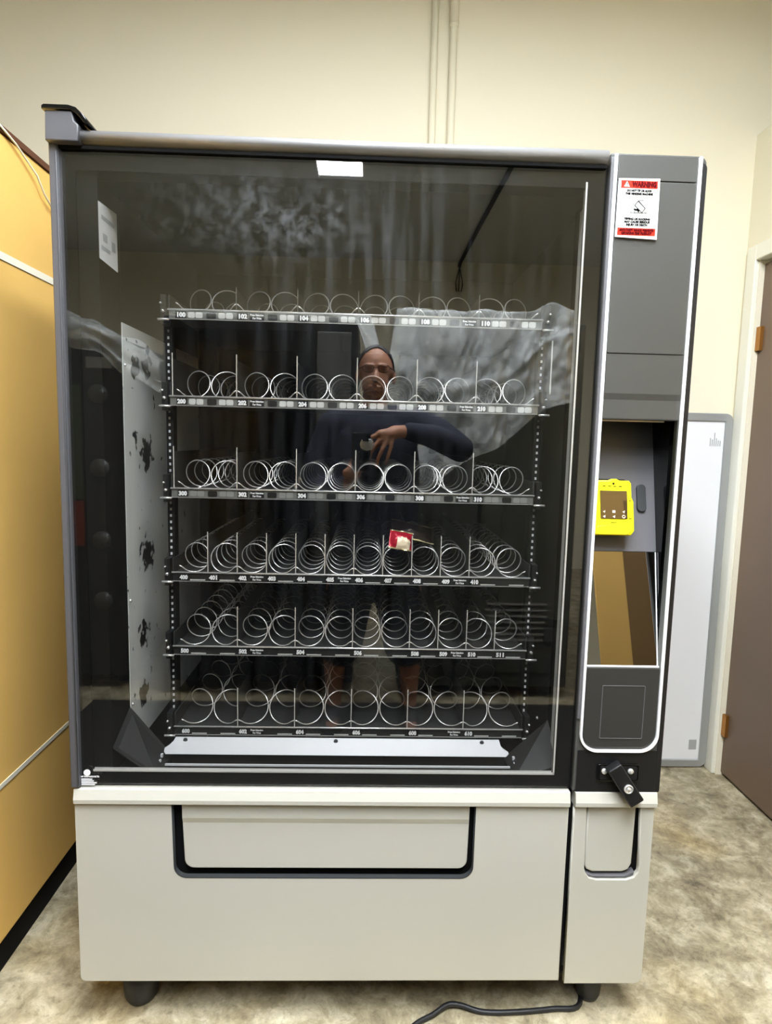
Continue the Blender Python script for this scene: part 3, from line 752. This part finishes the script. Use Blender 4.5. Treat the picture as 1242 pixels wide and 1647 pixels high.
#REAR
# ------------------------------------------------------------------ the room behind the camera (seen mirrored in the glass)
def other_machine(x0, x1, yf, yb, h, label, kind):
    o = empty('vending_machine', ((x0+x1)/2, (yf+yb)/2, 0)); tag(o, label, 'vending machine', 'stored vending machines')
    hx, hy = (x1-x0)/2, (yf-yb)/2
    body = 'galv' if kind == 'back' else 'black'
    MB().box(-hx, hx, -hy, hy-.05, .06, h).build('cabinet', body, o, bevel=.006)
    if kind == 'front':
        MB().box(-hx, hx, hy-.048, hy, .07, h-.005).build('door', 'black', o, bevel=.008)
        MB().box(-hx+.05, hx-.22, hy+.001, hy+.006, .55, h-.06).build('door_glass', 'glossblack', o)
        MB().box(hx-.19, hx-.03, hy+.001, hy+.008, .6, h-.06).build('selection_panel', 'grey', o, bevel=.003)
        MB().box(-hx+.04, hx-.22, hy+.001, hy+.008, .12, .45).build('lower_panel', 'black', o, bevel=.003)
    elif kind == 'soda':
        MB().box(-hx, hx, hy-.048, hy, .07, h-.005).build('door', 'black', o, bevel=.008)
        MB().box(-hx+.05, hx-.2, hy+.001, hy+.006, .95, h-.22).build('display_panel', 'sod', o, bevel=.003)
        MB().box(-hx+.05, hx-.2, hy+.001, hy+.006, .72, .94).build('lower_display', 'sodred', o, bevel=.003)
        for z in (1.45, 1.1, .75, .45):
            MB().lathe([(.045, 0), (.045, .006), (.032, .006), (.032, .001)], (hx-.12, hy+.004, z), 24, 'y').build('round_button', 'grey', o, True)
        MB().box(hx-.17, hx-.05, hy+.001, hy+.005, h-.14, h-.09).build('name_plate', 'tab2', o)
    else:
        MB().box(-hx+.012, hx-.012, hy-.049, hy-.04, .14, h-.02).build('back_sheet', 'galv', o)
        for i in range(7): MB().box(.0, .3, hy-.0395, hy-.034, .30+i*.03, .308+i*.03).build('vent_slat', 'tab2', o)
        MB().box(hx-.13, hx-.05, hy-.0395, hy-.02, .40, .415).build('inlet_hood', 'black', o)
        MB().box(hx-.13, hx-.05, hy-.0395, hy-.025, .30, .37).build('power_inlet', 'pocket', o, bevel=.003)
        MB().tube(smooth_path([(hx-.09, hy-.02, .31), (hx-.085, hy-.015, .26), (hx-.085, hy-.015, .2), (hx-.1, hy-.015, .12), (hx-.14, hy-.01, .065)]), .006, 8).build('power_lead', 'rubber', o, True)
        MB().tube(smooth_path([(-.05, hy-.03, 1.02), (-.055, hy-.025, .85), (-.08, hy-.02, .6), (-.12, hy-.02, .35), (-.16, hy-.015, .07)]), .008, 8).build('hanging_lead', 'rubber', o, True)
    for sx in (-1, 1):
        for sy in (-1, 1):
            MB().lathe([(.02, 0), (.03, .01), (.03, .06)], (sx*(hx-.08), sy*(hy-.12), 0), 16).build('levelling_foot', 'rubber', o, True)
    return o
other_machine(-.97, -.075, -1.74, -2.5, 1.815, 'black glass-front vending machine reflected behind the person on the left', 'front')
other_machine(.15, .99, -1.69, -2.5, 1.825, 'grey back of a film-wrapped vending machine reflected on the right', 'back')
other_machine(-2.0, -1.18, -1.80, -2.55, 1.71, 'dark drinks machine reflected at the far left of the glass', 'soda')
bk = empty('control_box', (.70, -2.38, 1.825)); tag(bk, 'small black box lying on top of the film-wrapped machine', 'box')
MB().hexa([(-.12, -.1, 0), (.14, -.1, 0), (.14, .1, 0), (-.12, .1, 0), (-.07, -.09, .085), (.10, -.09, .07), (.10, .09, .07), (-.07, .09, .085)]).build('case', 'black', bk, bevel=.004); MB().box(-.05, .06, .098, .104, .02, .05).build('face_plate', 'grey', bk)

def film(name, fn, nu, nv, label):
    o = MB().grid(fn, nu, nv).build(name, 'plastic', None, True); o['label'] = label; o['category'] = 'plastic film'; o['group'] = 'wrapping films'
    so = o.modifiers.new('thickness', 'SOLIDIFY'); so.thickness = .0006
    return o
def nz(a, b_, c=0.): return noise.noise(Vector((a, b_, c)))
def film_b(u, v):                   # over the right-hand machine: lies on its top, then hangs down in folds
    x = .10 + u*.80
    drop = .95 - .55*u + .12*nz(u*3, 5)
    flare = -.06*(1-u)**3*v*2
    if v < .2:
        t = v/.2
        return (x+flare*0, -2.25 + .57*t, 1.835 + .018*nz(x*9, t*5, 2) + .018 + (.045*math.exp(-((u-.88)/.1)**2)*t) )
    t = (v-.2)/.8
    fold = .035*nz(x*11-t*.6*(1-u)*3, t*2.2, 7) + .022*abs(nz(x*26+t*4, t*4, 3)) + .008*nz(x*60, t*12, 5)
    crease = .03*math.exp(-((t-.25-.25*math.sin(u*PI))/.04)**2)
    return (x - .10*(1-u)**4*t - .05*t*(1-u), -1.655 + .02*t + fold*min(1, t*4+.3) + crease*.4, 1.853 + .018*nz(x*9, 5, 2)*(1-t) + .045*math.exp(-((u-.88)/.1)**2)*(1-t) - drop*t)
film('wrapping_film', film_b, 90, 70, 'clear plastic film draped in folds over the right-hand stored machine')
def film_a(u, v):                   # over the black machine, hanging past its inner side
    x = -.95 + u*.93
    if v < .3:
        t = v/.3; return (x, -2.3+.575*t, 1.826+.012*(1+nz(x*8, t*4, 1)))
    t = (v-.3)/.7
    side = max(0, (u-.93)/.07)
    return (x + .045*math.sin(t*PI*.8)*side, -1.715+.010*nz(x*10, t*3, 4)-.02*side, 1.836 - (.02+.26*side+.015*nz(u*5, 2))*t)
film('wrapping_film', film_a, 80, 40, 'clear plastic film over the top of the black stored machine')
def film_c(u, v):
    x = -2.02 + u*1.04
    top = 1.73 + .13*math.exp(-((u-.45)/.2)**2) + .03*nz(u*9, v*5, 6) - .28*max(0, u-.74)*2
    return (x, -2.3+.56*min(1, v/.5)+.04*nz(u*7, v*6, 2)+ (0 if v < .5 else .02), top - max(0, v-.5)*2*(.13+.05*nz(u*8, 1)) )
film('wrapping_film', film_c, 70, 40, 'crumpled plastic film heaped on the dark drinks machine')

fm = MB().box(-1.3, 1.25, -1.66, -.30, 0, .006).build('added_shade_sheet', 'floor_shade', None, bevel=.002); tag(fm, 'dark shade sheet added for unlit floor under the person, seen only in the bottom of the glass', 'shade sheet')  # dark sheet added where the mirrored floor is only unlit
rb = empty('cardboard_carton', (1.42, -1.55, 0)); tag(rb, 'brown cardboard carton reflected at the right edge of the glass', 'carton'); rb.rotation_euler.z = .42
MB().box(-.33, .33, -.3, .3, .0, 1.86).build('carton_body', 'card', rb, bevel=.006)
MB().box(-.20, -.04, .3005, .303, .25, 1.66).build('brown_insert', 'carddk', rb); MB().box(.02, .07, .3005, .302, 0, 1.86).build('tape', 'strap', rb)

cd = empty('ceiling_cable', (.835, -3.7, CEIL)); tag(cd, 'dark cable conduit across the ceiling ending in loose wires, seen mirrored', 'cable')
MB().tube([(.01, 1.4, -.018), (0, 0, -.018), (-.008, -1.3, -.018), (-.008, -1.315, -.05)], .017, 10).build('conduit_run', 'rubber', cd, True)
for dx in (-.03, .0, .035): MB().tube(smooth_path([(-.008, -1.315, -.05), (-.008+dx*.5, -1.315, -.12), (-.008+dx, -1.318, -.2), (-.008+dx*.7, -1.318, -.28)]), .005, 6).build('loose_wire', 'rubber', cd, True)

# ------------------------------------------------------------------ the person taking the photograph (mirrored in the glass)
def blobs(parts, voxel, name, m_, parent=None, smooth_it=4, extra=None):
    mb = MB()
    for ch in parts:                                     # chains of (x,y,z,r)
        for a, b_ in zip(ch[:-1], ch[1:]):
            mb.tube([a[:3], b_[:3]], [a[3], b_[3]], 16)
        for a in ch: mb.sphere(a[:3], a[3], n=16, m=10)
    if extra: extra(mb)
    me = mb.mesh(name, m_, True)
    o = bpy.data.objects.new(name, me); COL.objects.link(o)
    r = o.modifiers.new('remesh', 'REMESH'); r.mode = 'VOXEL'; r.voxel_size = voxel; r.use_smooth_shade = True
    s_ = o.modifiers.new('smooth', 'SMOOTH'); s_.iterations = smooth_it; s_.factor = .5
    dg = bpy.context.evaluated_depsgraph_get(); dg.update()
    me2 = bpy.data.meshes.new_from_object(o.evaluated_get(dg)); me2.name = name
    o.modifiers.clear(); o.data = me2; bpy.data.meshes.remove(me)
    me2.materials.clear(); me2.materials.append(M[m_])
    for p in me2.polygons: p.use_smooth = True
    if parent: o.parent = parent
    return o
BY = -1.47
def body_extra(mb):
    hc = (.008, BY+.012, 1.545)
    mb.sphere((hc[0], hc[1]-.012, hc[2]+.022), .074, .094, .092, 24, 16)       # skull
    mb.sphere((hc[0], hc[1]+.022, hc[2]-.045), .058, .066, .078, 20, 14)       # face and jaw
    mb.sphere((hc[0], hc[1]+.05, hc[2]-.098), .026, .026, .024, 14, 10)        # chin
    mb.tube([(hc[0], hc[1]+.088, hc[2]+.005), (hc[0], hc[1]+.106, hc[2]-.035)], [.008, .015], 10); mb.sphere((hc[0], hc[1]+.102, hc[2]-.037), .016)
    for s in (-1, 1):
        mb.sphere((hc[0]+s*.078, hc[1]-.012, hc[2]-.018), .009, .019, .031)    # ears
        mb.sphere((hc[0]+s*.03, hc[1]+.078, hc[2]+.022), .026, .012, .008)     # brows
    mb.sphere((hc[0], hc[1]+.083, hc[2]-.067), .024, .010, .007); mb.sphere((hc[0], hc[1]+.08, hc[2]-.078), .02, .010, .008)
    for x, y in ((-.15, BY), (.19, BY)):                                       # feet
        mb.sphere((x, y+.05, .045), .042, .115, .04)
LS, RS = (-.165, BY-.01, 1.315), (.175, BY-.01, 1.335)
LE, RE = (-.262, BY, 1.055), (.375, BY+.03, 1.235)
LW, RW = (-.095, -1.318, 1.075), (.125, -1.315, 1.300)
hand_r = [[RW+(.026,), (.085, -1.29, 1.295, .028), (.05, -1.275, 1.272, .026)],
          [(.075, -1.275, 1.29, .024), (.03, -1.268, 1.285, .02)],
          [(.035, -1.27, 1.288, .011), (.005, -1.262, 1.278, .010), (-.022, -1.262, 1.262, .009), (-.035, -1.262, 1.245, .008)],      # index
          [(.04, -1.262, 1.275, .0105), (.010, -1.255, 1.243, .0092), (-.010, -1.257, 1.205, .0084), (-.017, -1.264, 1.170, .0076)],      # middle
          [(.058, -1.262, 1.268, .0102), (.040, -1.255, 1.232, .009), (.024, -1.258, 1.192, .0082), (.015, -1.265, 1.156, .0074)],        # ring
          [(.078, -1.268, 1.268, .0095), (.071, -1.260, 1.232, .0084), (.062, -1.263, 1.200, .0076), (.055, -1.268, 1.170, .0068)],       # little
          [(.06, -1.30, 1.275, .013), (.03, -1.312, 1.25, .011), (.005, -1.312, 1.232, .0095)]]                                        # thumb
hand_l = [[LW+(.025,), (-.085, -1.295, 1.105, .028), (-.08, -1.282, 1.135, .026)],
          [(-.10, -1.28, 1.13, .02), (-.06, -1.28, 1.14, .02)],
          [(-.058, -1.275, 1.15, .0105), (-.045, -1.262, 1.172, .0098), (-.05, -1.256, 1.192, .009), (-.066, -1.260, 1.203, .0082)],
          [(-.072, -1.27, 1.14, .0108), (-.052, -1.256, 1.152, .010), (-.042, -1.256, 1.165, .009), (-.05, -1.262, 1.18, .008)],
          [(-.085, -1.268, 1.13, .0108), (-.06, -1.254, 1.132, .010), (-.045, -1.256, 1.14, .009), (-.05, -1.264, 1.15, .008)],
          [(-.09, -1.272, 1.115, .010), (-.066, -1.258, 1.112, .009), (-.052, -1.262, 1.118, .008), (-.05, -1.268, 1.125, .0072)],
          [(-.095, -1.298, 1.13, .013), (-.085, -1.292, 1.165, .0115), (-.072, -1.288, 1.192, .0095)]]
parts = [[(.02, BY, .87, .13), (.016, BY, 1.02, .125), (.01, BY, 1.2, .13), (.008, BY, 1.33, .085), (.008, BY, 1.40, .055), (.008, BY+.005, 1.48, .052)],
         [(-.06, BY, .84, .10), (-.115, BY+.005, .62, .075), (-.14, BY+.01, .46, .056), (-.148, BY-.015, .33, .056), (-.15, BY-.01, .1, .034), (-.15, BY, .05, .036)],
         [(.10, BY, .84, .10), (.155, BY+.005, .62, .075), (.178, BY+.01, .46, .056), (.186, BY-.015, .33, .056), (.19, BY-.01, .1, .034), (.19, BY, .05, .036)],
         [LS+(.06,), LE+(.042,), LW+(.026,)], [RS+(.06,), RE+(.042,), RW+(.026,)]]
person = blobs(parts+hand_r+hand_l, .0042, 'person', 'skin', None, 3, body_extra)
tag(person, 'person in navy long-sleeved top and dark shorts holding a phone, mirrored in the glass', 'person')
shirt = blobs([[(.02, BY, .80, .150), (.018, BY, .95, .148), (.012, BY, 1.15, .152), (.01, BY, 1.28, .135), (.008, BY-.005, 1.355, .07)],
               [(-.06, BY, .80, .115), (-.075, BY, 1.15, .118), (-.07, BY, 1.25, .105)], [(.095, BY, .80, .115), (.09, BY, 1.15, .118), (.085, BY, 1.26, .105)],
               [(-.02, BY, 1.335, .07), LS+(.074,), (-.23, BY, 1.18, .062), LE+(.056,), (-.17, -1.385, 1.06, .046), (-.118, -1.335, 1.07, .036)],
               [(.04, BY, 1.345, .07), RS+(.074,), (.28, BY+.015, 1.30, .064), RE+(.058,), (.24, -1.36, 1.285, .048), (.15, -1.325, 1.30, .038)]], .007, 'shirt', 'navy', person, 4)
blobs([[(.02, BY, .86, .14), (.02, BY, .78, .13)], [(-.06, BY, .82, .115), (-.085, BY, .60, .106), (-.125, BY, .36, .100)], [(.10, BY, .82, .115), (.125, BY, .60, .106), (.168, BY, .36, .100)]], .008, 'shorts', 'shorts', person, 3)
hm = MB(); hc = (.008, BY, 1.567)
def hairfn(u, v):
    a = 2*PI*u; fr = max(0, math.sin(a))                  # front of the head: high hairline
    lo = -.2 + 1.15*fr**1.2 + .1*abs(math.cos(a))
    p = lo + (PI/2-lo)*v
    return (hc[0]+.0768*math.cos(p)*math.cos(a), hc[1]+.0968*math.cos(p)*math.sin(a), hc[2]+.0948*math.sin(p))
hm.grid(hairfn, 40, 14); hr = hm.build('hair', 'hair', person, True); so = hr.modifiers.new('thickness', 'SOLIDIFY'); so.thickness = .002; so.offset = 0
gm = MB()
for s in (-1, 1):
    gm.tube([(.008+s*.032+.024*math.cos(2*PI*i/20), BY+.108, 1.553+.017*math.sin(2*PI*i/20)) for i in range(21)], .0012, 6, False)
    gm.tube([(.008+s*.056, BY+.106, 1.557), (.008+s*.079, BY+.02, 1.556), (.008+s*.081, BY-.01, 1.55)], .002, 6)
gm.tube([(-.0, BY+.11, 1.555), (.016, BY+.11, 1.555)], .002, 6); gm.build('glasses', 'ink', person, True)
for s_, x in ((-1, -.15), (1, .19)):
    MB().lathe([(.0, 0), (.05, 0), (.052, .02), (.046, .05), (.04, .075), (.036, .085)], (0, 0, 0), 20).build('shoe', 'shoe', person, True, loc=(x, BY+.045, 0)).scale = (1, 2.4, 1)
for i, ch in enumerate('DABR7Z'):
    t = i/5; p_ = Vector((-.245, BY+.02, 1.215)).lerp(Vector((-.322, BY+.03, 1.035)), t)
    me = text_mesh(ch, .032, 'whiteink', .002)
    for v in me.vertices: v.co.y *= 2; v.co = (-v.co.x, -v.co.y, v.co.z)
    o = link('sleeve_letter', me, person, loc=tuple(p_)); o.rotation_euler = (0, .4, .7)
ph = empty('phone', (-.045, -1.2475, 1.215)); tag(ph, 'black phone held up at chest height, mirrored in the glass', 'phone'); 
MB().box(-.037, .037, -.0045, .0045, -.075, .075).build('phone_body', 'phone', ph, bevel=.004)
MB().lathe([(.030, 0), (.031, .004), (.026, .009), (.012, .011)], (-.02, .0046, .03), 28, 'y').build('phone_grip', 'glitter', ph, True).rotation_euler.z = PI
MB().box(.004, .03, .0046, .0075, .042, .068).build('lens_bump', 'phone', ph, bevel=.003)
